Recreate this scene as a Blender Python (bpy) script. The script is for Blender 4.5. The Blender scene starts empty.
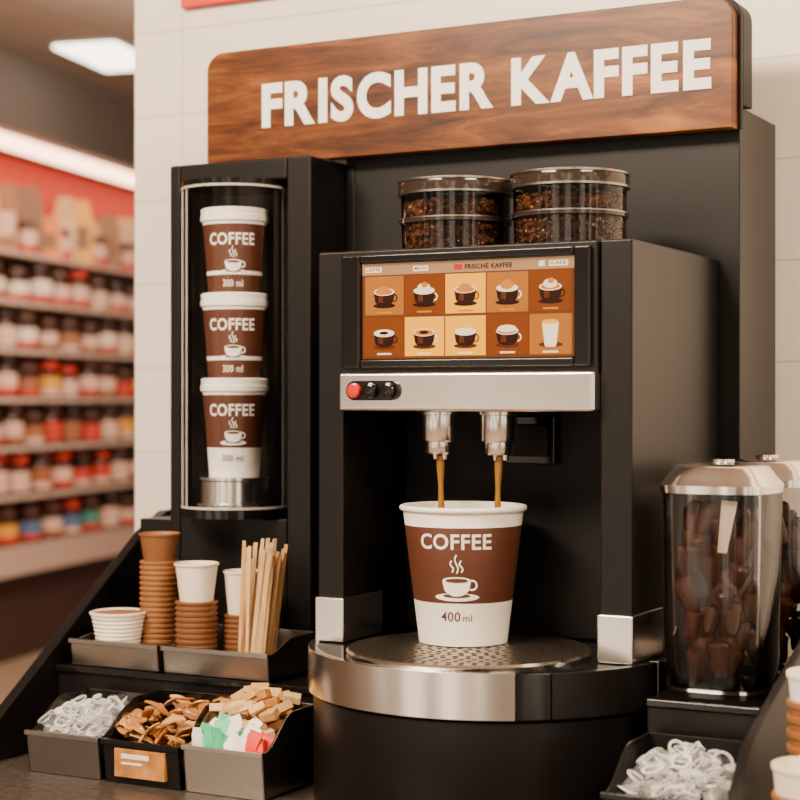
import bpy, math, random
from mathutils import Matrix, Vector, Euler
random.seed(7)
ZO = 1.3            # all z values below are relative to eye level (1.30 m above the floor)
S = bpy.context.scene
COL = S.collection
pi = math.pi

# ------------------------------------------------------------------ materials
def nodes_of(m):
    m.use_nodes = True
    return m.node_tree.nodes, m.node_tree.links

def mat(name, col, rough=.5, metal=0., es=0., var=0., vscale=30., bump=0., bscale=200., stretch=(1,1,1), coat=0., spec=.5, ecol=None, alpha=1.):
    m = bpy.data.materials.new(name)
    n, l = nodes_of(m)
    b = n['Principled BSDF']
    c = (*col, 1)
    b.inputs['Base Color'].default_value = c
    b.inputs['Roughness'].default_value = rough
    b.inputs['Metallic'].default_value = metal
    b.inputs['Coat Weight'].default_value = coat
    b.inputs['Specular IOR Level'].default_value = spec
    b.inputs['Alpha'].default_value = alpha
    if es:
        b.inputs['Emission Color'].default_value = (*(ecol or col), 1)
        b.inputs['Emission Strength'].default_value = es
    tc = n.new('ShaderNodeTexCoord'); mp = n.new('ShaderNodeMapping')
    mp.inputs['Scale'].default_value = stretch
    l.new(tc.outputs['Object'], mp.inputs['Vector'])
    nz = n.new('ShaderNodeTexNoise'); nz.inputs['Scale'].default_value = vscale; nz.inputs['Detail'].default_value = 4
    l.new(mp.outputs['Vector'], nz.inputs['Vector'])
    cr = n.new('ShaderNodeValToRGB')
    v = var if var else .04
    cr.color_ramp.elements[0].color = tuple(x*(1-v) for x in col)+(1,)
    cr.color_ramp.elements[1].color = tuple(min(1, x*(1+v)) for x in col)+(1,)
    cr.color_ramp.elements[0].position = .3; cr.color_ramp.elements[1].position = .7
    l.new(nz.outputs['Fac'], cr.inputs['Fac']); l.new(cr.outputs['Color'], b.inputs['Base Color'])
    if bump:
        n2 = n.new('ShaderNodeTexNoise'); n2.inputs['Scale'].default_value = bscale
        l.new(mp.outputs['Vector'], n2.inputs['Vector'])
        bp = n.new('ShaderNodeBump'); bp.inputs['Strength'].default_value = bump; bp.inputs['Distance'].default_value = .002
        l.new(n2.outputs['Fac'], bp.inputs['Height']); l.new(bp.outputs['Normal'], b.inputs['Normal'])
    return m

def glass(name, tint, refl=1.0, rough=.03, blend=.25):
    m = bpy.data.materials.new(name)
    n, l = nodes_of(m)
    n.clear()
    out = n.new('ShaderNodeOutputMaterial')
    tr = n.new('ShaderNodeBsdfTransparent'); tr.inputs['Color'].default_value = (*tint, 1)
    gl = n.new('ShaderNodeBsdfGlossy'); gl.inputs['Roughness'].default_value = rough
    fr = n.new('ShaderNodeLayerWeight'); fr.inputs['Blend'].default_value = blend
    ml = n.new('ShaderNodeMath'); ml.operation = 'MULTIPLY'; ml.inputs[1].default_value = refl
    l.new(fr.outputs['Fresnel'], ml.inputs[0])
    mx = n.new('ShaderNodeMixShader')
    l.new(ml.outputs[0], mx.inputs[0]); l.new(tr.outputs[0], mx.inputs[1]); l.new(gl.outputs[0], mx.inputs[2])
    l.new(mx.outputs[0], out.inputs[0])
    return m

M_black = mat('black_satin', (.0060, .0046, .0043), .35, var=.1, bump=.04, bscale=600, spec=.33)
M_black2 = mat('black_matte', (.0045, .0037, .0035), .50, spec=.25)
M_bgloss = mat('black_gloss', (.006, .0050, .0050), .12, spec=.5)
M_steel = mat('brushed_steel', (.95, .89, .82), .20, 1., var=.05, vscale=60, stretch=(1, 1, 30))
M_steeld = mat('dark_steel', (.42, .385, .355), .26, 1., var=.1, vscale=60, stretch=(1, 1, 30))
M_chrome = mat('chrome', (.93, .89, .85), .16, 1.)
M_nozz = mat('nozzle_steel', (.95, .91, .87), .20, 1.)
M_liner = mat('added_tube_liner', (.10, .085, .075), .35, .6)
M_rimglint = mat('rim_and_glint', (.55, .51, .47), .12, 0., spec=.9)  # pale tube rims, and the rods that imitate reflection streaks
M_bronze = mat('tray_bronze', (.40, .31, .23), .32, 1.)
M_hole = mat('hole_dark', (.004, .004, .004), .8)
M_white = mat('paper_white', (.94, .895, .83), .45)
M_brown = mat('sleeve_brown', (.090, .026, .012), .5)
M_ink = mat('ink_brown', (.07, .03, .02), .6)
M_letter = mat('sign_letter', (.98, .96, .93), .4)
M_cupbrn = mat('kraft_brown', (.31, .125, .038), .5)
M_cupdark = mat('kraft_dark', (.21, .078, .024), .5)
M_cream = mat('cup_cream', (.89, .78, .64), .5)
M_coffee = mat('coffee_stream', (.30, .135, .015), .12)
M_bean = mat('coffee_beans', (.070, .026, .011), .3, var=.5, vscale=80)
M_beanl = mat('coffee_beans_light', (.17, .068, .027), .3, var=.3, vscale=80)
M_wood = mat('stirrer_wood', (.76, .49, .23), .55, var=.18, vscale=30, stretch=(10, 10, 1))
M_red = mat('button_red', (.60, .01, .01), .15)
M_glass = glass('clear_glass', (.985, .985, .98), .9, .06, blend=.20)
M_canglass = glass('canister_plastic', (.97, .96, .95), .9, .05, blend=.28)
M_smoke = glass('smoke_glass', (.80, .73, .67), 1.0, .05, blend=.38)
M_smokelid = mat('smoke_lid', (.034, .022, .016), .10, spec=.8)
M_plast = mat('creamer_plastic', (.90, .89, .89), .06, alpha=.10, spec=1.)
M_rim = mat('creamer_rim', (.95, .94, .93), .12, alpha=.62, spec=.9)
M_smokeacr = glass('smoke_acrylic', (.62, .60, .59), .9, .06, blend=.35)
M_tan = mat('packet_tan', (.64, .35, .12), .5, var=.2, vscale=40)
M_gold = mat('packet_gold', (.48, .20, .05), .3, var=.35, vscale=60)
M_green = mat('packet_green', (.05, .52, .26), .45)
M_pred = mat('packet_red', (.72, .03, .015), .45)
M_choc = mat('chocolate', (.060, .020, .010), .22, var=.3)
M_wallred = mat('red_paint', (.70, .028, .008), .5)

# wood sign
def wood_sign():
    m = bpy.data.materials.new('sign_wood'); n, l = nodes_of(m); b = n['Principled BSDF']
    tc = n.new('ShaderNodeTexCoord'); mp = n.new('ShaderNodeMapping'); mp.inputs['Scale'].default_value = (2.2, 1, 16)
    l.new(tc.outputs['Object'], mp.inputs['Vector'])
    nz = n.new('ShaderNodeTexNoise'); nz.inputs['Scale'].default_value = 2.4; nz.inputs['Detail'].default_value = 12; nz.inputs['Distortion'].default_value = .8; nz.inputs['Roughness'].default_value = .66
    l.new(mp.outputs['Vector'], nz.inputs['Vector'])
    cr = n.new('ShaderNodeValToRGB'); e = cr.color_ramp.elements
    e[0].position = .34; e[0].color = (.036, .009, .0015, 1)
    e[1].position = .70; e[1].color = (.38, .130, .021, 1)
    k = e.new(.5); k.color = (.145, .040, .006, 1)
    l.new(nz.outputs['Fac'], cr.inputs['Fac'])
    n2 = n.new('ShaderNodeTexNoise'); n2.inputs['Scale'].default_value = 5; l.new(tc.outputs['Object'], n2.inputs['Vector'])
    mx = n.new('ShaderNodeMix'); mx.data_type = 'RGBA'; mx.blend_type = 'MULTIPLY'; mx.inputs[0].default_value = .8
    c2 = n.new('ShaderNodeValToRGB'); c2.color_ramp.elements[0].position = .38; c2.color_ramp.elements[1].position = .60
    c2.color_ramp.elements[0].color = (.42, .34, .28, 1)
    l.new(n2.outputs['Fac'], c2.inputs['Fac'])
    l.new(cr.outputs['Color'], mx.inputs[6]); l.new(c2.outputs['Color'], mx.inputs[7])
    l.new(mx.outputs[2], b.inputs['Base Color']); b.inputs['Roughness'].default_value = .33; b.inputs['Specular IOR Level'].default_value = .35
    return m
M_sign = wood_sign()

def tile_mat(name, c1, c2, mortar, w, h, rough, plane='xz', ms=.004, off=(0, 0)):
    m = bpy.data.materials.new(name); n, l = nodes_of(m); b = n['Principled BSDF']
    sp = n.new('ShaderNodeSeparateXYZ'); cb = n.new('ShaderNodeCombineXYZ')
    geo = n.new('ShaderNodeNewGeometry')
    va = n.new('ShaderNodeVectorMath'); va.operation = 'ADD'
    va.inputs[1].default_value = (off[0], off[1] if plane == 'xy' else 0, off[1] if plane == 'xz' else 0)
    l.new(geo.outputs['Position'], va.inputs[0]); l.new(va.outputs[0], sp.inputs[0])
    l.new(sp.outputs[0], cb.inputs[0]); l.new(sp.outputs[2 if plane == 'xz' else 1], cb.inputs[1])
    br = n.new('ShaderNodeTexBrick'); br.offset = 0
    br.inputs['Color1'].default_value = (*c1, 1); br.inputs['Color2'].default_value = (*c2, 1); br.inputs['Mortar'].default_value = (*mortar, 1)
    br.inputs['Scale'].default_value = 1; br.inputs['Brick Width'].default_value = w; br.inputs['Row Height'].default_value = h
    br.inputs['Mortar Size'].default_value = ms
    l.new(cb.outputs[0], br.inputs['Vector']); l.new(br.outputs['Color'], b.inputs['Base Color'])
    b.inputs['Roughness'].default_value = rough
    bp = n.new('ShaderNodeBump'); bp.inputs['Strength'].default_value = .3; bp.inputs['Distance'].default_value = .003; bp.invert = True
    l.new(br.outputs['Fac'], bp.inputs['Height']); l.new(bp.outputs['Normal'], b.inputs['Normal'])
    return m
M_wall = tile_mat('white_wall_tile', (.86, .77, .68), (.85, .76, .67), (.62, .53, .45), 1.2, .13, .35, ms=.0012, off=(.862+1.2, 13*.13-1.479))
M_floor = tile_mat('floor_tile', (.52, .36, .25), (.49, .34, .235), (.36, .26, .2), .6, .6, .25, 'xy')
M_ceil = tile_mat('ceiling_tile', (.30, .25, .215), (.28, .235, .20), (.2, .17, .15), .6, .6, .7, 'xy', .012)
M_counter = mat('counter_stone', (.060, .046, .038), .35, var=.5, vscale=120)

# ------------------------------------------------------------------ mesh builder
class MB:
    def __init__(s): s.v = []; s.f = []; s.m = []; s.mats = []
    def mi(s, m):
        if m not in s.mats: s.mats.append(m)
        return s.mats.index(m)
    def add(s, vs, fs, m, M=None):
        o = len(s.v); k = s.mi(m)
        for p in vs:
            p = Vector(p)
            if M is not None: p = M @ p
            s.v.append(tuple(p))
        for f in fs: s.f.append(tuple(i+o for i in f)); s.m.append(k)
    def box(s, x0, x1, y0, y1, z0, z1, m, M=None):
        vs = [(x0,y0,z0),(x1,y0,z0),(x1,y1,z0),(x0,y1,z0),(x0,y0,z1),(x1,y0,z1),(x1,y1,z1),(x0,y1,z1)]
        s.add(vs, [(0,3,2,1),(4,5,6,7),(0,1,5,4),(1,2,6,5),(2,3,7,6),(3,0,4,7)], m, M)
    def lathe(s, prof, c, m, seg=48, sq=0, M=None, a0=0., a1=2*pi):
        vs = []; full = abs(a1-a0-2*pi) < 1e-6; n = seg if full else seg+1
        for p in prof:
            r, z = p[0], p[1]
            for i in range(n):
                a = a0+(a1-a0)*i/seg
                k = 1.
                if sq:
                    k = 1/((abs(math.cos(a))**sq+abs(math.sin(a))**sq)**(1/sq))
                vs.append((c[0]+r*k*math.cos(a), c[1]+r*k*math.sin(a), c[2]+z))
        for j in range(len(prof)-1):
            mm = prof[j+1][2] if len(prof[j+1]) > 2 else m
            fs = []
            for i in range(seg):
                i2 = (i+1) % n
                fs.append((j*n+i, j*n+i2, (j+1)*n+i2, (j+1)*n+i))
            if j == 0:
                s.add(vs, fs, mm, M); base = len(s.v)-len(vs)
            else:
                k = s.mi(mm)
                for f in fs: s.f.append(tuple(q+base for q in f)); s.m.append(k)
    def prism(s, pts, a0, a1, m, axis='y', M=None):
        n = len(pts)
        def P(p, a):
            return {'y': (p[0], a, p[1]), 'x': (a, p[0], p[1]), 'z': (p[0], p[1], a)}[axis]
        vs = [P(p, a0) for p in pts]+[P(p, a1) for p in pts]
        fs = [tuple(range(n)), tuple(range(2*n-1, n-1, -1))]
        for i in range(n):
            j = (i+1) % n; fs.append((i, i+n, j+n, j))
        s.add(vs, fs, m, M)
    def arcband(s, c, ri, ro, z0, z1, t0, t1, m, n=40):
        vs = []
        for i in range(n+1):
            a = t0+(t1-t0)*i/n
            for r, z in ((ri, z0), (ro, z0), (ro, z1), (ri, z1)):
                vs.append((c[0]+r*math.cos(a), c[1]+r*math.sin(a), z))
        fs = []
        for i in range(n):
            for k in range(4):
                k2 = (k+1) % 4
                fs.append((i*4+k, i*4+k2, i*4+4+k2, i*4+4+k))
        fs.append((0, 3, 2, 1)); fs.append((4*n, 4*n+1, 4*n+2, 4*n+3))
        s.add(vs, fs, m)
    def obj(s, name, parent=None, bevel=0., seg=2, angle=35):
        me = bpy.data.meshes.new(name)
        vs = [(x, y, z+ZO) for x, y, z in s.v]
        xs, ys, zs = zip(*vs)
        c = Vector(((min(xs)+max(xs))/2, (min(ys)+max(ys))/2, min(zs)))
        me.from_pydata([tuple(Vector(p)-c) for p in vs], [], s.f)
        for m in s.mats: me.materials.append(m)
        me.polygons.foreach_set('material_index', s.m)
        me.polygons.foreach_set('use_smooth', [True]*len(s.f))
        me.update(); me.set_sharp_from_angle(angle=math.radians(angle))
        o = bpy.data.objects.new(name, me); COL.objects.link(o)
        o.location = c
        if parent is not None:
            o.parent = parent; o.matrix_parent_inverse = Matrix.Translation(-Vector(parent.location))
        if bevel:
            b = o.modifiers.new('bevel', 'BEVEL'); b.width = bevel; b.segments = seg; b.limit_method = 'ANGLE'; b.angle_limit = math.radians(40)
            b.harden_normals = True
        return o

# ------------------------------------------------------------------ text
def text_geo(st, off=.02, ext=0., res=3, space=1.):
    cu = bpy.data.curves.new('t', 'FONT'); cu.body = st; cu.size = 1; cu.offset = off; cu.extrude = ext; cu.resolution_u = res
    cu.space_character = space
    ob = bpy.data.objects.new('t', cu); COL.objects.link(ob)
    dg = bpy.context.evaluated_depsgraph_get(); dg.update()
    me = bpy.data.meshes.new_from_object(ob.evaluated_get(dg))
    vs = [tuple(v.co) for v in me.vertices]; fs = [tuple(p.vertices) for p in me.polygons]
    bpy.data.objects.remove(ob); bpy.data.curves.remove(cu); bpy.data.meshes.remove(me)
    return vs, fs
def norm(vs):
    x0 = min(v[0] for v in vs); x1 = max(v[0] for v in vs); y0 = min(v[1] for v in vs); y1 = max(v[1] for v in vs)
    return [((v[0]-x0)/(x1-x0), (v[1]-y0)/(y1-y0), v[2]) for v in vs]
def text_by_letter(st, off, ext, res, gap, wordgap):
    # every capital is laid out from its own outline so heavy strokes never collide
    V = []; F = []; x = 0.
    for i, ch in enumerate(st):
        if ch == ' ': x += wordgap; continue
        vs, fs = text_geo(ch, off, ext, res)
        x0 = min(v[0] for v in vs); x1 = max(v[0] for v in vs)
        o = len(V); V += [(v[0]-x0+x, v[1], v[2]) for v in vs]; F += [tuple(i+o for i in f) for f in fs]
        nx = st[i+1] if i+1 < len(st) else ' '
        x += (x1-x0)+gap*(.15 if ch+nx in ('KA', 'AF') else .75 if ch in 'FA' else 1)
    return norm(V), F
TC = {}
def put_text(mb, st, mp, s0, s1, z0, z1, m, eps=.0006, off=.02):
    if (st, off) not in TC:
        vs, fs = text_geo(st, off, space=1.06); TC[(st, off)] = (norm(vs), fs)
    vs, fs = TC[(st, off)]
    mb.add([mp(s0+v[0]*(s1-s0), z0+v[1]*(z1-z0), eps) for v in vs], fs, m)

def coneMap(cx, cy, z0, r0, z1, r1, phi):
    def f(s, z, e):
        r = r0+(r1-r0)*(z-z0)/(z1-z0)+e
        th = phi+s/r
        return (cx+r*math.cos(th), cy+r*math.sin(th), z)
    return f
def planeMap(y):
    return lambda s, z, e: (s, y-e, z)

def colshape(mb, mp, x0, x1, lo, hi, m, eps, n=14):
    vs = []; fs = []
    for i in range(n+1):
        x = x0+(x1-x0)*i/n
        vs.append(mp(x, lo(x), eps)); vs.append(mp(x, hi(x), eps))
    for i in range(n): fs.append((2*i, 2*i+2, 2*i+3, 2*i+1))
    mb.add(vs, fs, m)
def ell(mb, mp, cx, cz, rx, rz, m, eps, n=16):
    q = lambda x: math.sqrt(max(0, 1-((x-cx)/rx)**2))
    colshape(mb, mp, cx-rx, cx+rx, lambda x: cz-rz*q(x), lambda x: cz+rz*q(x), m, eps, n)
def strip(mb, mp, pts, w, m, eps):
    vs = []; fs = []
    for i, (x, z) in enumerate(pts):
        a = pts[max(0, i-1)]; b = pts[min(len(pts)-1, i+1)]
        dx, dz = b[0]-a[0], b[1]-a[1]; L = math.hypot(dx, dz) or 1
        nx, nz = -dz/L*w/2, dx/L*w/2
        vs.append(mp(x+nx, z+nz, eps)); vs.append(mp(x-nx, z-nz, eps))
    for i in range(len(pts)-1): fs.append((2*i, 2*i+1, 2*i+3, 2*i+2))
    mb.add(vs, fs, m)
def cup_icon(mb, mp, cx, cz, k, mw, md, e=.0006):
    ell(mb, mp, cx, cz-.72*k, .98*k, .17*k, mw, e)
    ell(mb, mp, cx, cz-.66*k, .62*k, .09*k, md, e*1.5)
    q = lambda x: math.sqrt(max(0, 1-((x-cx)/(.62*k))**2))
    colshape(mb, mp, cx-.62*k, cx+.62*k, lambda x: cz-(.02+.66*q(x)**.8)*k, lambda x: cz+.15*k*q(x), mw, e*2)
    ell(mb, mp, cx, cz+.0*k, .50*k, .09*k, md, e*3)
    strip(mb, mp, [(cx+(.66+.2*math.cos(a))*k, cz+(-.2+.2*math.sin(a))*k) for a in [(-120+i*20)*pi/180 for i in range(13)]], .08*k, mw, e*2)
    for dx, z0, z1 in ((-.2, .35, .85), (0, .3, 1.1), (.2, .35, .85)):
        strip(mb, mp, [(cx+(dx+.07*math.sin(t*6.3))*k, cz+(z0+(z1-z0)*t)*k) for t in [i/10 for i in range(11)]], .065*k, mw, e*2)

# ------------------------------------------------------------------ room shell
b = MB(); b.box(-9, 4, -4, 14, -1.4, -1.3, M_floor); b.obj('floor')
b = MB(); b.box(-9, 4, -4, 14, 1.7, 1.8, M_ceil); b.obj('ceiling')
b = MB(); b.box(-.953, 4, .46, .80, -1.3, 1.7, M_wall); b.obj('wall_back')
b = MB(); b.box(-9, 4, 13.9, 14, -1.3, 1.7, mat('far_wall', (.45, .33, .27), .7)); b.obj('wall_far')
b = MB(); b.box(-9, -8.9, -4, 13.9, -1.3, 1.7, mat('left_wall', (.4, .33, .29), .7)); b.obj('wall_left')
b = MB(); b.box(-.858, 2.5, .448, .4598, .599, .78, M_wallred); b.obj('trim_1', bevel=.002)

# counter
b = MB(); b.box(-.82, 1.4, -.42, .458, -.49, -.45, M_counter); b.box(-.80, 1.38, -.38, .456, -1.3, -.49, M_black2)
b.obj('counter', bevel=.004)

# ------------------------------------------------------------------ backboard + sign
b = MB(); b.box(-.482, .0614, .301, .458, -.449, .352, M_black)
b.box(-.474, -.468, .299, .302, -.449, .352, M_black2)
b.obj('display_panel', bevel=.003)

b = MB()
def rrect(x0, x1, z0, z1, r, corners):
    pts = []
    for (cx, cz, a0, on, px, pz) in ((x1, z1, 0, corners[0], -1, -1), (x0, z1, 90, corners[1], 1, -1), (x0, z0, 180, corners[2], 1, 1), (x1, z0, 270, corners[3], -1, 1)):
        if on:
            for i in range(9):
                a = math.radians(a0+i*90/8); pts.append((cx+px*r+r*math.cos(a), cz+pz*r+r*math.sin(a)))
        else: pts.append((cx, cz))
    return pts
b.prism(rrect(-.687, .0620, .3225, .480, .026, (1, 1, 0, 0)), .270, .290, M_sign)
b.prism(rrect(-.684, .066, .3235, .484, .026, (1, 1, 0, 0)), .290, .300, M_black2)
b.prism(rrect(-.684, .066, .3535, .484, .026, (1, 1, 0, 0)), .300, .338, M_black2)
sign = b.obj('shop_sign', bevel=.0015)
b = MB()
vs, fs = text_by_letter('FRISCHER KAFFEE', .042, .02, 6, .085, .27)
zm = max(v[2] for v in vs)
b.add([(-.596+v[0]*.632, .2697-.0008*(v[2]/zm), .3700+v[1]*.0610) for v in vs], fs, M_letter)
b.obj('sign_lettering', sign)

# ------------------------------------------------------------------ cup dispenser cabinet
b = MB()
X0, X1 = -.707, -.483
b.box(X0, -.690, .21, .458, -.449, .319, M_black); b.box(-.520, X1, .21, .458, -.449, .319, M_black)
b.box(-.690, -.520, .21, .458, .290, .319, M_black); b.box(-.690, -.520, .21, .458, -.449, -.156, M_black)
b.box(-.690, -.520, .292, .458, -.156, .290, M_black2)
disp = b.obj('cup_dispenser', bevel=.003)
b = MB(); c = (-.6055, .2165, 0)
b.lathe([(.0, -.155), (.071, -.155), (.0715, -.144), (.069, -.143), (0, -.143)], c, M_bgloss)
b.lathe([(0, .281), (.069, .281), (.0712, .283), (.071, .289), (0, .289)], c, M_bgloss)
b.lathe([(.0695, .2785), (.0716, .279), (.0716, .2815), (.0695, .282)], c, M_rimglint)
b.lathe([(.0695, -.1435), (.0716, -.143), (.0716, -.1405), (.0695, -.140)], c, M_rimglint)
b.lathe([(0, -.143), (.050, -.143), (.050, -.137), (.0455, -.136), (.0455, -.108), (.048, -.106), (.048, -.1025), (0, -.1025)], c, M_nozz)
b.lathe([(.0655, -.143), (.0655, .281)], c, M_liner, 40, a0=math.radians(-5), a1=math.radians(185))  # back liner added behind the cups to lighten the tube interior
for da, w in ((-84, .0016), (-66, .0012), (66, .0012), (84, .0022)):  # pale rods put in as bright reflection streaks along the tube edges
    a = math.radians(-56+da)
    b.lathe([(0, -.143), (w, -.143), (w, .281), (0, .281)], (c[0]+.0690*math.cos(a), c[1]+.0690*math.sin(a), 0), M_rimglint, 10)
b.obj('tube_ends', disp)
b = MB(); b.lathe([(.0700, -.143), (.0700, .281)], c, M_glass, 64)
b.obj('glass_tube', disp)
PH = math.radians(-58)
b = MB()
for i, zt in enumerate((.2545, .1417, .0289)):
    last = i == 2
    zb = zt-(.131 if last else .1118)
    rt, rb = .0425, (.0335 if last else .0350)
    rr = lambda z: rb+(rt-rb)*(z-zb)/(zt-.018-zb)
    prof = [(0, zb), (rb, zb)]
    if last:
        zw = zt-.092
        prof += [(rr(zw), zw, M_white), (rr(zt-.022), zt-.022, M_brown)]
    else:
        zw = zt-.0885
        prof += [(rr(zw-.0005), zw-.0005, M_brown), (rr(zw+.0045), zw+.0045, M_white), (rr(zt-.022), zt-.022, M_brown)]
    prof += [(.0430, zt-.018, M_white), (.0455, zt-.017, M_white), (.0458, zt-.010, M_white), (.0445, zt-.009, M_white), (.0450, zt-.0015, M_white), (.043, zt, M_white), (.039, zt-.001, M_white), (.0385, zt-.004, M_white), (0, zt-.004, M_white)]
    b.lathe(prof, c, M_white, 56)
    mp = coneMap(c[0], c[1], zb, rb, zt-.018, rt, PH)
    put_text(b, 'COFFEE', mp, -.036, .029, zt-.050, zt-.034, M_white, .0006, .02)
    cup_icon(b, mp, -.001, zt-.072, .0185, M_white, M_brown, .0005)
    if last: put_text(b, '300 ml', mp, -.016, .012, zt-.110, zt-.101, M_ink, .0005, .01)
    else: put_text(b, '300 ml', mp, -.015, .012, zt-.105, zt-.0955, M_cream, .0005, .01)
b.obj('paper_cup_stack', disp)

# ------------------------------------------------------------------ rack panels, left
b = MB()
pts = [(.30, -.158), (.245, -.185), (-.11, -.436), (-.11, -.4495), (.455, -.4495), (.455, -.158)]
b.prism(pts, -.792, -.776, M_black, 'x')
b.box(-.776, -.7075, .235, .455, -.4495, -.165, M_black)
b.obj('rack_side_panel', bevel=.002)
b = MB(); b.box(-.774, -.368, .055, .208, -.449, -.345, M_black); b.box(-.774, -.368, .050, .057, -.352, -.343, M_bgloss)
b.obj('rack_riser', bevel=.002)

def caddy(name, x0, x1, y0, y1, zb, zf, zk, mf, ms, t=.003, label=False, drop=.55, splay=.006):
    b = MB()
    b.box(x0, x1, y0, y1, zb, zb+t, ms)
    b.prism([(y1-t, zb), (y1, zb), (y1, zk), (y1-t, zk)], x0, x1, ms, 'x')
    b.prism([(y0, zb), (y0-splay, zf), (y0-splay+t, zf), (y0+t, zb)], x0, x1, mf, 'x')
    b.prism([(y0-splay-.003, zf-.004), (y0-splay-.003, zf+.002), (y0-splay+t+.001, zf+.002), (y0-splay+t+.001, zf-.004)], x0-.001, x1+.001, mf, 'x')
    ym = y0+(y1-y0)*drop
    side = [(y0, zb), (y0-splay, zf)]
    for i in range(9):
        u = i/8; side.append((y0-splay+.004+(ym-y0)*u, zf+(zk-zf)*(u*u*(3-2*u))))
    side += [(y1, zk), (y1, zb)]
    b.prism(side, x0, x0+t, ms, 'x'); b.prism(side, x1-t, x1, ms, 'x')
    if label:
        xm = (x0+x1)/2; h = (zf-zb)
        b.box(xm-.036, xm+.036, y0-splay*.5-.0045, y0-.001, zb+h*.18, zb+h*.85, M_gold)
        b.box(xm-.026, xm+.014, y0-splay*.5-.0052, y0-.001, zb+h*.62, zb+h*.74, M_cream)
        b.box(xm-.026, xm+.004, y0-splay*.5-.0052, y0-.001, zb+h*.48, zb+h*.54, M_cream)
    return b.obj(name, bevel=.0008)

ZC = -.4495
caddy('condiment_caddy', -.706, -.597, -.08, .035, ZC, -.400, -.366, M_steeld, M_smokeacr)
caddy('condiment_caddy', -.591, -.482, -.08, .035, ZC, -.400, -.358, M_bgloss, M_smokeacr, label=True)
caddy('condiment_caddy', -.476, -.368, -.08, .035, ZC, -.396, -.358, M_steel, M_steeld)
caddy('cup_tray', -.752, -.614, .058, .170, -.3425, -.310, -.304, M_steeld, M_steeld, splay=.004)
caddy('cup_tray', -.606, -.450, .058, .170, -.3425, -.310, -.294, M_steeld, M_steeld, splay=.004)

def rotm(p, e, s=1.):
    return Matrix.Translation(p) @ Euler(e).to_matrix().to_4x4() @ Matrix.Scale(s, 4)
R = random.uniform

def creamers(name, x0, x1, y0, y1, zb, h, nx, ny, layers):
    # little clear portion cups heaped in loose layers: clear tapered body, base ring and flange rim
    b = MB()
    for L in range(layers):
        for i in range(nx):
            for j in range(ny):
                x = x0+.011+(x1-x0-.022)*(i+.5*(L % 2)*.8)/(nx-.5)+R(-.003, .003); y = y0+.011+(y1-y0-.022)*(j+.5*((L+1) % 2)*.8)/(ny-.5)+R(-.003, .003)
                x = min(max(x, x0+.011), x1-.011); y = min(max(y, y0+.011), y1-.011)
                u = (x-x0)/(x1-x0)*2-1; w = (y-y0)/(y1-y0)*2-1
                z = zb+.010+(h*(1-.28*u*u-.15*w*w)-.010)*(L+.5)/layers+R(-.003, .003)
                k = R(.84, .95); up = 0 if random.random() < .6 else pi
                b.lathe([(0, -.0125, M_plast), (.0060, -.0125, M_rim), (.0068, -.011, M_rim), (.0092, .007, M_plast), (.0095, .0080, M_rim), (.0120, .0083, M_rim), (.0120, .0094, M_rim), (.0092, .0095, M_rim)], (0, 0, 0), M_plast, 20, M=rotm((x, y, z), (R(-.8, .8)+up, R(-.8, .8), R(0, 6)), k))
    return b.obj(name, angle=30)
creamers('creamer_pods', -.703, -.600, -.082, .030, ZC+.004, .082, 5, 5, 3)

# caddy 2: flat wooden spoons
b = MB()
for i in range(110):
    x, y = R(-.578, -.495), R(-.068, .020)
    z = ZC+.015+.068*R(0, 1)**.6*(1-.2*((x+.536)/.045)**2)+.008*(y+.03)/.05
    L = R(.013, .018); w = R(.0055, .0075)
    top = []; bot = []; n = 10
    for j in range(n+1):
        t = -1+2*j/n; ww = w*math.sqrt(max(.02, 1-t*t))*(1 if t > -.1 else .65); zz = .0035*(1-t*t)
        top += [(t*L, -ww, zz+.0012), (t*L, 0, zz), (t*L, ww, zz+.0012)]
        bot += [(t*L, -ww, zz-.0004), (t*L, 0, zz-.0014), (t*L, ww, zz-.0004)]
    o = len(top); fs = []
    for j in range(n):
        for q in range(2):
            fs.append((j*3+q, j*3+q+1, j*3+3+q+1, j*3+3+q)); fs.append((o+j*3+q, o+j*3+3+q, o+j*3+3+q+1, o+j*3+q+1))
        fs.append((j*3, j*3+3, o+j*3+3, o+j*3)); fs.append((j*3+2, o+j*3+2, o+j*3+5, j*3+5))
    b.add(top+bot, fs, random.choice([M_gold, M_gold, M_tan, M_cupbrn]), rotm((x, y, z), (R(-.8, .8), R(-.6, .6), R(0, 6)), 1.1))
b.obj('wooden_spoons', angle=40)

# caddy 3 : packets
b = MB()
def packet(b, x, y, z, w, h, t, m, e):
    vs = []; fs = []
    for (k, a) in ((-1, .0006), (-.8, .0006), (-.5, t), (.5, t), (.8, .0006), (1, .0006)):
        vs += [(-w, -a, k*h), (w, -a, k*h), (w, a, k*h), (-w, a, k*h)]
    for j in range(5):
        for q in range(4): fs.append((j*4+q, j*4+(q+1) % 4, j*4+4+(q+1) % 4, j*4+4+q))
    fs += [(0, 3, 2, 1), (20, 21, 22, 23)]
    b.add(vs, fs, m, rotm((x, y, z), e))
for lay in range(4):
    for ix in range(6):
        for iy in range(3):
            x = -.460+.0145*ix+R(-.003, .003); y = -.040+.026*iy+R(-.004, .004)
            z = ZC+.040+.0195*lay+.005*iy+R(-.003, .003)-.004*abs(ix-2.5)
            b.box(-.0105, .0105, -.0062, .0062, -.0048, .0048, random.choice([M_tan, M_tan, M_wood, M_gold]), rotm((x, y, z), (R(-.5, .5), R(-.7, .2), R(-.7, .7)), R(.85, 1.1)))
cols = [M_green, M_white, M_green, M_white, M_green, M_white, M_cream, M_pred, M_pred, M_tan]
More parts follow.
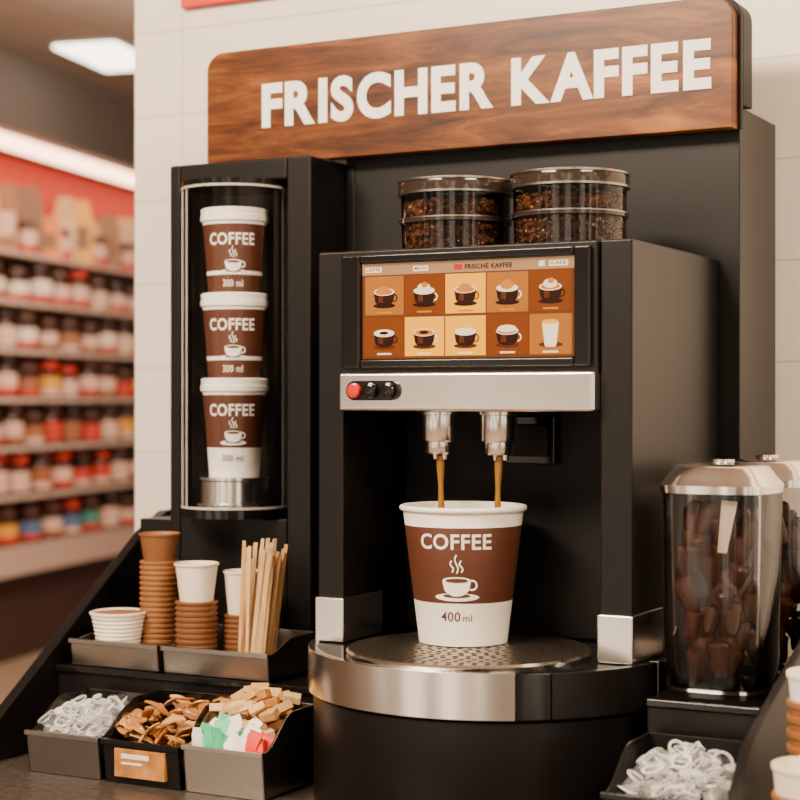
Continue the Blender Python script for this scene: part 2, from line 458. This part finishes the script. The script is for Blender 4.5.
for i in range(22):
    x = -.462+.080*(i % 8)/7+R(-.003, .003); y = -.072+.013*(i//8)+R(-.002, .002)
    z = ZC+.050+R(0, .014)+.004*(i//8)
    packet(b, x, y, z, .0095, .0160, .0024, cols[min(9, (i % 8)+random.choice((0, 0, 1)))], (R(-.55, .1), R(-.5, .5), R(-.5, .5)))
b.obj('sugar_packets', bevel=.0006, seg=1, angle=50)

# small paper cups
def cup_prof(r, h, z, m, mi=None, rb=.75):
    mi = mi or m
    return [(0, z), (r*rb, z, m), (r*.97, z+h-.003, m), (r*1.03, z+h-.003, m), (r*1.04, z+h-.001, m), (r*1.0, z+h, m), (r*.94, z+h-.002, mi), (r*rb*.95, z+.003, mi), (0, z+.003, mi)]
def small_stack(name, x, y, zb, n, step, r, mst, mtop, h, mi):
    b = MB(); prof = [(0, 0), (r*.78, 0)]
    for i in range(n):
        z = i*step
        prof += [(r*.90, z+step*.40, mst), (r*.99, z+step*.5, mst), (r*1.01, z+step*.9, mst), (r*.92, z+step, mst)]
    prof += [(0, n*step, mst)]
    b.lathe(prof, (x, y, zb), mst, 32)
    b.lathe(cup_prof(r*1.02, h, n*step, mtop, mi, .76), (x, y, zb), mtop, 32)
    return b.obj(name)
small_stack('espresso_cup_stack', -.6640, .128, -.339, 19, .0068, .0260, M_cupbrn, M_cupdark, .036, M_cupbrn)
small_stack('espresso_cup_stack', -.586, .100, -.339, 12, .0070, .0272, M_cupdark, M_cream, .048, M_cream)
small_stack('espresso_cup_stack', -.5410, .137, -.339, 10, .0066, .0235, M_cupdark, M_cream, .055, M_cream)
b = MB(); zb = -.339
prof = [(0, 0), (.021, 0)]
for i in range(11): prof += [(.0225+.0010*i, .003+i*.0052), (.0248+.0010*i, .0048+i*.0052)]
prof += [(.0352, .0605), (.0372, .062), (.0372, .064), (.035, .065), (.0325, .062), (.026, .055), (0, .054)]
b.lathe(prof, (-.7020, .090, zb), M_cream, 40)
b.lathe([(0, .0585), (.0315, .0588), (.0325, .0630, M_cupbrn), (.0, .0645, M_cupbrn)], (-.7020, .090, zb), M_cupbrn, 32)
b.obj('ribbed_paper_cup')

b = MB()
for i in range(30):
    x = -.4985+.0270*((i*7 % 30)/29-.5); y = .105+.040*((i*11 % 30)/29-.5)
    L = R(.138, .166)
    lean = (x+.4985)*2.3+.080
    b.box(-.0024, .0024, -.0008, .0008, 0, L, M_wood if i % 4 else M_tan, rotm((x, y, -.3375), (R(-.08, .06), lean+R(-.03, .03), R(-.5, .5)+.4)))
b.obj('wooden_stirrers', bevel=.0004, seg=1)

# ------------------------------------------------------------------ coffee machine
b = MB()
XL, XR, ZT, ZB = -.347, .036, .170, -.278
b.box(XL, -.3137, 0, .298, ZB, ZT, M_black); b.box(.0, XR, 0, .298, ZB, ZT, M_black)
b.box(-.3135, -.0002, -.006, .298, -.008, .1695, M_black)
b.box(-.3135, -.0002, .150, .298, ZB, -.008, M_black2)
for (x0, x1, z0, z1) in ((-.308, -.285, .036, .164), (-.025, -.006, .036, .164), (-.285, -.025, .154, .164), (-.285, -.025, .036, .046)):
    b.box(x0, x1, -.013, -.004, z0, z1, M_bgloss)
b.box(-.3135, -.0002, -.002, .15, -.013, -.008, M_black2)
b.box(-.172, -.108, .135, .151, -.075, -.018, M_bgloss); b.box(-.165, -.115, .130, .136, -.066, -.028, M_black2)
machine = b.obj('coffee_machine', bevel=.0025)
b = MB(); b.box(-.3105, .0, -.017, .010, -.0125, .0310, M_steel); b.obj('steel_band', machine, bevel=.004, seg=3)
b = MB()
b.box(XL-.002, -.3117, -.004, .092, ZB, -.2265, M_steel); b.box(-.002, XR+.002, -.004, .092, ZB, -.2265, M_steel)
b.obj('steel_feet', machine, bevel=.002)
b = MB()
def disc_y(b, x, z, r, y0, y1, m, seg=24):
    Mx = Matrix.Translation((x, y0, z)) @ Matrix.Rotation(pi/2, 4, 'X')
    d = y0-y1
    b.lathe([(0, 0), (r, 0), (r, d*.6), (r*.9, d*.85), (r*.6, d), (0, d)], (0, 0, 0), m, seg, M=Mx)
b.prism([(p[0], p[1]) for p in rrect(-.298, -.230, -.0005, .0215, .0109, (1, 1, 1, 1))], -.0205, -.0165, M_bgloss)
disc_y(b, -.2865, .0105, .0085, -.0205, -.0265, M_red); disc_y(b, -.265, .0105, .0085, -.0205, -.029, M_bgloss); disc_y(b, -.243, .0105, .0085, -.0205, -.028, M_bgloss)
b.obj('control_knobs', machine)
# screen
def em(name, col, s=1.): return mat(name, tuple(x*.5 for x in col), .5, es=s, spec=.1, ecol=col)
E_bg = em('scr_bg', (.20, .06, .015), .4); E_head = em('scr_head', (.46, .25, .12), .7)
E_br = em('scr_brown', (.22, .050, .005), .7); E_tan = em('scr_tan', (.46, .150, .020), .75); E_wh = em('scr_white', (.9, .72, .50), 1.2)
E_dk = em('scr_dark', (.035, .008, .003), .3); E_cr = em('scr_crema', (.60, .19, .022), 1.); E_rd = em('scr_red', (.6, .02, .005), 1.); E_yel = em('scr_yellow', (1., .42, .004), 1.1)
E_md = em('scr_mid', (.13, .030, .008), .5)
b = MB(); ym = -.0072
pm = planeMap(ym)
sx0, sx1, sz0, sz1 = -.284, -.025, .0465, .1535
b.box(sx0, sx1, ym, -.005, sz0, sz1, E_bg)
def rect(x0, x1, z0, z1, m, e): b.add([pm(x0, z0, e), pm(x1, z0, e), pm(x1, z1, e), pm(x0, z1, e)], [(0, 1, 2, 3)], m)
rect(sx0, sx1, .1405, sz1, E_head, .0003)
for x0, x1 in ((-.280, -.259), (-.219, -.200), (-.067, -.060), (-.055, -.033)): rect(x0, x1, .1435, .1495, E_wh, .0006)
put_text(b, 'LATTE', pm, -.278, -.261, .145, .1485, E_dk, .0009)
put_text(b, 'MOCCA', pm, -.217, -.202, .145, .1485, E_dk, .0009)
rect(-.168, -.158, .1435, .1495, E_rd, .0006)
put_text(b, 'FRISCHE KAFFEE', pm, -.155, -.098, .1437, .1493, E_dk, .0009)
put_text(b, 'CAFE', pm, -.053, -.035, .145, .1485, E_dk, .0009)
tiles = [[E_tan, E_br, E_yel, E_tan, E_br], [E_br, E_yel, E_yel, E_br, E_tan]]
cw = (sx1-sx0-.006)/5
for r in range(2):
    for q in range(5):
        xa = sx0+.003+q*cw; za = .0955-r*.0465; zb_ = za+.0435
        rect(xa+.0008, xa+cw-.0008, za, zb_, tiles[r][q], .0003)
        cx = xa+cw/2; cz = za+.022; k = .0135
        ell(b, pm, cx, cz-.0115, .0145, .0028, E_dk if r == 0 else E_md, .0005)
        if (r, q) == (1, 4):
            colshape(b, pm, cx-.0095, cx+.0095, lambda x: cz-.014 if abs(x-cx) < .0065 else cz-.014+(abs(x-cx)-.0065)*8, lambda x: cz+.013, E_wh, .0008)
            ell(b, pm, cx, cz+.013, .0095, .0025, E_yel, .0011)
        else:
            h = .016
            qf = lambda x: math.sqrt(max(0, 1-((x-cx)/k)**2))
            colshape(b, pm, cx-k, cx+k, lambda x: cz+.004-h*qf(x)**.55, lambda x: cz+.004, E_dk, .0008)
            colshape(b, pm, cx-k*.55, cx-k*.1, lambda x: cz-.008, lambda x: cz+.001, E_md, .0009)
            strip(b, pm, [(cx+k*.9+.004*math.cos(a), cz-.003+.004*math.sin(a)) for a in [(-90+i*20)*pi/180 for i in range(10)]], .0015, E_wh if q % 2 else E_dk, .0007)
            ell(b, pm, cx, cz+.004, k, .0042, E_wh, .0010)
            ell(b, pm, cx, cz+.004, k*.86, .0033, E_cr if (r+q) % 2 == 0 else E_wh, .0013)
            if r == 0 and q in (1, 3, 4): 
                ell(b, pm, cx, cz+.0075, k*.6, .005, E_wh if q != 3 else E_cr, .0015); ell(b, pm, cx+.001, cz+.0105, k*.3, .003, E_cr, .0017)
            if r == 0 and q in (0, 2): ell(b, pm, cx, cz+.0065, k*.55, .004, E_cr, .0015)
            if r == 1 and q in (0, 1): ell(b, pm, cx, cz+.0042, k*.45, .0018, E_dk, .0016)
            if r == 1 and q == 3: ell(b, pm, cx, cz+.0065, k*.85, .004, E_wh, .0015)
        rect(cx-.009, cx+.009, za+.0018, za+.0038, E_wh if r else E_cr, .0006)
b.obj('drink_menu_screen', machine)
b = MB(); b.box(sx0, sx1, -.0105, -.0100, sz0, sz1, glass('screen_cover', (.97, .97, .97), .12, .05)); b.obj('screen_glass', machine)

# nozzles
b = MB()
for x in (-.2210, -.1450):
    b.lathe([(0, -.008), (.023, -.008), (.023, -.0165), (.0208, -.0175), (.0208, -.046), (.0198, -.0475), (.0165, -.048), (.0165, -.0595), (.0150, -.062), (0, -.062)], (x, .06, 0), M_nozz, 40)
    b.lathe([(0, -.060), (.0045, -.060), (.0035, -.068), (0, -.068)], (x-.004, .06, 0), M_chrome, 16)
    b.lathe([(0, -.060), (.0045, -.060), (.0035, -.068), (0, -.068)], (x+.008, .06, 0), M_chrome, 16)
b.obj('brew_nozzles', machine)
b = MB()
for x, d in ((-.2190, .002), (-.1450, -.003)):
    n = 14; vs = []; fs = []
    for i in range(n+1):
        t = i/n; z = -.064-.100*t; r = .0038*(1-.45*t)+.0005*math.sin(t*13)
        cx = x+d*t
        for j in range(12):
            a = 2*pi*j/12; vs.append((cx+r*math.cos(a)*1.2, .06+r*math.sin(a), z))
    for i in range(n):
        for j in range(12): fs.append((i*12+j, i*12+(j+1) % 12, i*12+12+(j+1) % 12, i*12+12+j))
    b.add(vs, fs, M_coffee)
b.obj('coffee_streams', machine)

# base drum
b = MB(); dc = (-.155, .073, 0)
b.lathe([(0, -.4495), (.206, -.4495), (.2075, -.447), (.2075, -.330), (.205, -.327), (0, -.327)], dc, M_black, 96)
b.obj('drum_base', machine)
b = MB()
b.lathe([(0, -.327), (.209, -.327), (.2095, -.325), (.2095, -.2795), (.2085, -.2785), (0, -.2785)], dc, M_bgloss, 96)
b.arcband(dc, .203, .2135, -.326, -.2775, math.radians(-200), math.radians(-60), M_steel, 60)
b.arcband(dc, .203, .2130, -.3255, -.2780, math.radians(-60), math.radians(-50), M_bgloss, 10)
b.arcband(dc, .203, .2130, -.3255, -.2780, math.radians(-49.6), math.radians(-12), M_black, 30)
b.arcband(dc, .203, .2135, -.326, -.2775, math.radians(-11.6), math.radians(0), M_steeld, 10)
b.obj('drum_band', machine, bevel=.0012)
b = MB(); tc = (-.155, .002, 0)
b.lathe([(0, -.2785), (.134, -.2785, M_chrome), (.1355, -.275, M_chrome), (.133, -.2725, M_chrome), (.1295, -.2732, M_bronze), (0, -.2735)], tc, M_bronze, 80)
for ring in range(1, 12):
    r = ring*.0110; n = int(2*pi*r/.0135)
    for i in range(n):
        a = 2*pi*i/n+ring*.3; x, y = tc[0]+r*math.cos(a), tc[1]+r*math.sin(a)
        b.add([(x+.0033*math.cos(q*pi/4), y+.0033*math.sin(q*pi/4), -.2731) for q in range(8)], [tuple(range(8))], M_hole)
b.obj('drip_tray', machine)

# bean hoppers
for (x, y) in ((-.2288, .12), (-.0833, .12)):
    b = MB()
    c = (x, y, .170)
    b.lathe([(0, 0), (.063, 0), (.0635, .006), (.058, .007)], c, M_bgloss, 56)
    b.lathe([(.0635, .004), (.0645, .036)], c, M_smoke, 56)
    b.lathe([(.0645, .036), (.0665, .037), (.0665, .042), (.0645, .043)], c, M_smokelid, 56)
    b.lathe([(.0650, .0405), (.0672, .0408), (.0672, .0425), (.0650, .0430)], c, M_steeld, 56)
    b.lathe([(.0645, .043), (.0650, .070)], c, M_smoke, 56)
    b.lathe([(.0640, .0715), (.0675, .0715), (.0680, .080), (.067, .085), (.062, .0872), (.05, .0865), (.048, .0875), (0, .088)], c, M_smokelid, 56)
    b.lathe([(.0655, .0695), (.0690, .0700), (.0690, .0725), (.0655, .0730)], c, M_steeld, 56)
    b.lathe([(.0670, .0845), (.0686, .0850), (.0686, .0870), (.0660, .0878)], c, M_steeld, 56)
    h = b.obj('bean_hopper')
    b = MB()
    b.lathe([(0, .007), (.058, .007), (.059, .030), (0, .034)], c, M_bean, 32)
    b.lathe([(0, .034), (.059, .038), (.0595, .056), (.03, .060), (0, .062)], c, M_bean, 32)
    for i in range(900):
        a = R(0, 2*pi); lev = random.random()
        if lev < .45: r = .0600; z = R(.008, .033)
        elif lev < .85: r = .0605; z = R(.045, .060)
        else: r = .06*math.sqrt(R(0, 1)); z = .0615
        mm = rotm((c[0]+r*math.cos(a), c[1]+r*math.sin(a), c[2]+z), (R(0, 6), R(0, 6), R(0, 6)))
        b.lathe([(0, -.0044), (.0022, -.003), (.0031, 0), (.0022, .003), (0, .0044)], (0, 0, 0), M_bean if i % 3 == 0 else M_beanl, 6, M=mm)
    b.obj('roasted_beans', h)
# main cup
b = MB(); cx, cy = -.1830, .046
z0, z1, r0, r1 = -.2725, -.1185, .0500, .0688
rr = lambda z: r0+(r1-r0)*(z-z0)/(z1-z0)
prof = [(0, z0+.003), (r0-.003, z0+.003), (r0-.002, z0), (r0, z0), (rr(-.2245), -.2245, M_white), (rr(-.2240)+.0002, -.2240, M_brown), (rr(-.1405)+.0002, -.1405, M_brown), (rr(-.140), -.140, M_white), (r1-.0005, z1-.006, M_white)]
for i in range(9):
    a = math.radians(-120+i*30); prof.append((r1+.0005+.0032*math.cos(a), z1-.003+.0032*math.sin(a), M_white))
prof += [(r1-.003, z1-.008, M_white), (rr(-.165)-.002, -.165, M_white), (0, -.165, M_coffee)]
b.lathe(prof, (cx, cy, 0), M_white, 80)
mp = coneMap(cx, cy, z0, r0, z1, r1, math.radians(-66.5))
put_text(b, 'COFFEE', mp, -.0495, .0350, -.1645, -.1470, M_white, .0007, .02)
cup_icon(b, mp, -.005, -.1985, .0260, M_white, M_brown, .0006)
put_text(b, '400', mp, -.023, -.001, -.2445, -.2335, M_ink, .0006, .008)
put_text(b, 'ml', mp, .002, .012, -.2440, -.2365, M_ink, .0006, .0)
b.obj('paper_coffee_cup')

# ------------------------------------------------------------------ right side: canisters, caddy, panel, cups
b = MB(); b.box(.0605, .180, -.025, .290, -.4495, -.312, M_black); b.box(.0600, .182, -.028, .292, -.316, -.306, M_bgloss)
b.obj('canister_stand', bevel=.003)
def canister(x, y):
    c = (x, y, 0); b = MB()
    b.lathe([(0, -.306), (.050, -.306), (.052, -.300), (.050, -.296), (0, -.296)], c, M_bgloss, 56, sq=3.2)
    b.lathe([(.051, -.297), (.0555, -.275), (.0582, -.12), (.0582, -.096)], c, M_canglass, 64, sq=3.2)
    b.lathe([(.0560, -.096), (.0560, -.12), (.0530, -.275), (.048, -.295), (0, -.2955)], c, M_canglass, 64, sq=3.2)
    b.lathe([(.0560, -.096), (.0600, -.096), (.0605, -.088), (.0580, -.085), (.0530, -.079), (.0470, -.070), (.0440, -.068), (.030, -.0665), (0, -.066)], c, M_chrome, 56, sq=3.0)
    b.lathe([(.010, -.067), (.013, -.065), (.013, -.062), (0, -.061)], c, M_chrome, 24)
    o = b.obj('storage_canister')
    b = MB()
    for i in range(90):
        a = R(0, 2*pi); r = .038*math.sqrt(R(0, 1)); t = (i/90)
        z = -.278+.158*t; k = R(.8, 1.2)
        mm = rotm((x+r*math.cos(a), y+r*math.sin(a), z), (R(-.4, .4), R(-.4, .4), R(0, 6)), k)
        b.lathe([(0, -.019), (.005, -.017), (.009, -.008), (.0110, .006), (.0115, .013), (.008, .016), (0, .012)], (0, 0, 0), M_choc, 9, M=mm)
    b.obj('chocolate_pieces', o, angle=40)
    b = MB(); b.prism([(-.005, -.032), (.004, -.032), (.008, .022), (-.008, .022)], -.001, .001, M_cream, 'y', rotm((x+.018, y-.042, -.125), (.1, .12, .45)))
    b.obj('paper_scoop', o)
canister(.119, .045); canister(.122, .205)

b = MB()
pts = [(-.24, -.4495), (-.225, -.400), (-.150, -.322), (-.13, -.313), (.05, -.252), (.16, -.205), (.30, -.15), (.30, -.4495)]
b.prism(pts, .196, .206, M_black, 'x'); b.obj('rack_side_panel', bevel=.002)
caddy('condiment_caddy', .068, .190, -.165, -.040, ZC, -.375, -.338, M_bgloss, M_black2, splay=.004)
creamers('creamer_pods', .072, .186, -.160, -.046, ZC+.004, .114, 5, 5, 4)

def paper_stack(name, x, y, n, step, r, h, m1, m2):
    b = MB()
    b.lathe(cup_prof(r, h, 0, m1, m1, .74), (x, y, -.4495), m1, 40)
    for i in range(1, n):
        z = h-.004+(i-1)*step
        b.lathe([(r*.93, z), (r*.96, z+step*.5), (r*1.03, z+step*.55), (r*1.04, z+step*.9), (r*.95, z+step)], (x, y, -.4495), m2, 40)
    z = h-.004+(n-1)*step
    b.lathe([(r*.9, z-.01), (r*.98, z+.02), (r*1.04, z+.021), (r*1.04, z+.025), (r, z+.026), (r*.92, z-.005), (0, z-.01)], (x, y, -.4495), m1, 40)
    return b.obj(name)
paper_stack('paper_cup_stack', .2635, -.100, 7, .014, .0345, .09, M_white, M_cupbrn)
paper_stack('paper_cup_stack', .2760, -.205, 3, .012, .0320, .085, M_cream, M_cupbrn)

# ------------------------------------------------------------------ aisle shelving (far background)
A = math.radians(13.2)
MA = Matrix.Translation((-4.896, 4.645, 0)) @ Matrix.Rotation(A, 4, 'Z')
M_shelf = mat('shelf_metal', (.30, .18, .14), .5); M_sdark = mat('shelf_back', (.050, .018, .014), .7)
M_rail = mat('shelf_rail', (.60, .42, .35), .5)
b = MB(); levels = (.733, .49, .25, .01, -.23, -.47, -.72)
for i, z in enumerate(levels):
    b.box(-.48, 0, -3, 4.5, z-.02, z, M_shelf, MA); b.box(0, .012, -3, 4.5, z-.022, z+.002, M_rail, MA)
b.box(.0, .02, -3, 4.5, -.86, -.745, M_rail, MA); b.box(-.48, 0, -3, 4.5, -.86, -.74, M_shelf, MA)
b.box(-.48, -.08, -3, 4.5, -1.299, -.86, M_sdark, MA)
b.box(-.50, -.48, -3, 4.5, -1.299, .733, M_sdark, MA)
b.obj('store_shelving')
b = MB()
b.box(-.62, -.505, -3, 4.5, -1.299, 1.699, M_wallred, MA)
b.box(-.50, .0, -3, 4.5, 1.34, 1.699, mat('soffit_paint', (.085, .066, .056), .7), MA)
b.obj('wall_aisle')
b = MB(); b.box(-.20, -.13, -3, 4.5, 1.280, 1.338, mat('lamp_strip', (1, .55, .36), .5, es=8.), MA); b.obj('strip_lamp')
M_jar = mat('jar_glass', (.035, .012, .008), .2); M_lab = mat('jar_label', (.74, .46, .36), .5); M_labr = mat('jar_label_red', (.58, .030, .014), .5)
M_lid = mat('jar_lid', (.09, .032, .018), .4); M_yel = mat('bag_yellow', (.82, .38, .025), .5); M_laby = mat('jar_label_yellow', (.75, .32, .03), .5)
M_labg = mat('jar_label_green', (.05, .25, .19), .5); M_labw = mat('jar_label_white', (.85, .66, .55), .5); M_labb = mat('jar_label_brown', (.34, .11, .04), .5); M_labt = mat('jar_label_blue', (.08, .16, .30), .5)
b = MB()
for li, z in enumerate(levels[1:]):
    y = -2.8+li*.07
    while y < 4.3:
        r = R(.062, .072); h = R(.165, .210)
        la = random.choice([M_lab, M_labw, M_lab, M_lab, M_labb, M_labr if li not in (0, 1) else M_lab])
        if li in (2, 3) and random.random() < .15: la = M_laby
        if li == 5 and random.random() < .4: la = random.choice([M_labg, M_laby, M_labt])
        lb = random.choice([M_labr, M_labr, M_lab, M_labb]); ld = random.choice([M_lid, M_lid, M_lid, M_labr, M_jar])
        for row, (bx, dy, kh) in enumerate(((-.08, 0, 1.), (-.25, .06, 1.04))):
            h2 = h*kh
            b.lathe([(0, 0), (r, 0), (r, h2*.08, M_jar), (r*1.01, h2*.24, lb), (r*1.01, h2*.58, la), (r, h2*.68, M_jar), (r*.78, h2*.78, M_jar), (r*.84, h2*.80, ld), (r*.84, h2, ld), (0, h2, ld)], (bx, y+dy, z), M_jar, 16, M=MA)
        y += R(.215, .260)
b.obj('coffee_jars')
b = MB(); y = -2.8; i = 0
M_bagc = mat('bag_cream', (.70, .42, .18), .5); M_bago = mat('bag_orange', (.75, .20, .02), .5)
bagm = [M_yel, M_tan, M_cupbrn, M_bagc, M_yel, M_cupbrn, M_cupdark, M_bago, M_tan]
while y < 4.3:
    w = R(.06, .095); h = R(.18, .36); m = bagm[i % 9]; i += 1
    MM = MA @ Matrix.Translation((-.10-R(0, .06), y, .7345)) @ Matrix.Rotation(math.radians(-58), 4, 'Z')
    b.prism([(-w, 0), (w, 0), (w*.98, h*.75), (w*.7, h*.92), (w*.72, h), (-w*.72, h), (-w*.7, h*.92), (-w*.98, h*.75)], -.04, .04, m, 'x', MM)
    b.prism([(-w*.7, h*.25), (w*.7, h*.25), (w*.7, h*.6), (-w*.7, h*.6)], .0402, .0415, random.choice([M_labr, M_cupdark, M_lab]), 'x', MM)
    b.prism([(-w*.7, h*.25), (w*.7, h*.25), (w*.7, h*.6), (-w*.7, h*.6)], -.0415, -.0402, random.choice([M_labr, M_cupdark, M_lab]), 'x', MM)
    if i % 2: b.lathe([(0, 0), (.055, 0), (.055, .05, M_labr), (.055, .12, M_lab), (.045, .14), (.045, .17), (0, .17)], (-.07, y+.12, .7345), M_lid, 12, M=MA)
    y += R(.19, .25)
b.obj('coffee_bags')
# ceiling light panels
M_pan = mat('light_panel_emission', (1, .91, .78), .5, es=6.)
for i, (px, py) in enumerate(((-4.545, 5.05), (-3.3, 1.6), (-4.6+.9, 9.2))):
    Mp = Matrix.Translation((px, py, 0)) @ Matrix.Rotation(A, 4, 'Z')
    b = MB(); b.box(-.16, .16, -.30, .30, 1.685, 1.6995, M_pan, Mp); b.obj('ceiling_light')

# ------------------------------------------------------------------ lights
def area(name, loc, tgt, size, power, col, sy=None):
    L = bpy.data.lights.new(name, 'AREA'); L.energy = power; L.color = col; L.size = size
    if sy: L.shape = 'RECTANGLE'; L.size_y = sy
    o = bpy.data.objects.new(name, L); COL.objects.link(o)
    o.location = (loc[0], loc[1], loc[2]+ZO)
    d = Vector((tgt[0], tgt[1], tgt[2]+ZO))-o.location
    o.rotation_euler = d.to_track_quat('-Z', 'Y').to_euler()
area('ceiling_lamp_key', (-.9, -1.9, 1.6), (-.2, .1, 0), 1.2, 230, (1, .81, .59), .7)
area('ceiling_lamp_side', (1.6, -1.0, 1.6), (0, .2, 0), .9, 105, (1, .79, .56))
area('ceiling_lamp_aisle', (-3.2, 4.2, 1.62), (-4.9, 5.5, -.3), 1.6, 165, (1, .77, .57))
# noise environment standing in for the unseen shop, blobs added for steel reflections
W = bpy.data.worlds.new('World'); S.world = W; W.use_nodes = True
n, l = W.node_tree.nodes, W.node_tree.links
bg = n['Background']
tc = n.new('ShaderNodeTexCoord'); mp_ = n.new('ShaderNodeMapping'); mp_.inputs['Scale'].default_value = (1, 1, .45)
nz = n.new('ShaderNodeTexNoise'); nz.inputs['Scale'].default_value = 5.5; nz.inputs['Detail'].default_value = 2
cr = n.new('ShaderNodeValToRGB'); e = cr.color_ramp.elements
e[0].position = .42; e[0].color = (.09, .062, .044, 1); e[1].position = .62; e[1].color = (1, .82, .62, 1)
k = e.new(.51); k.color = (.32, .24, .175, 1)
l.new(tc.outputs['Generated'], mp_.inputs[0]); l.new(mp_.outputs[0], nz.inputs['Vector']); l.new(nz.outputs['Fac'], cr.inputs[0]); l.new(cr.outputs[0], bg.inputs[0])
bg.inputs[1].default_value = 2.7

# ------------------------------------------------------------------ camera
cam = bpy.data.cameras.new('camera'); co = bpy.data.objects.new('camera', cam); COL.objects.link(co)
co.location = (.6581, -1.6886, ZO); co.rotation_euler = (pi/2, 0, math.radians(28))
cam.sensor_width = 36; cam.lens = 76.5; cam.clip_start = .05
cam.dof.use_dof = True; cam.dof.focus_distance = 1.92; cam.dof.aperture_fstop = 5.0
S.camera = co
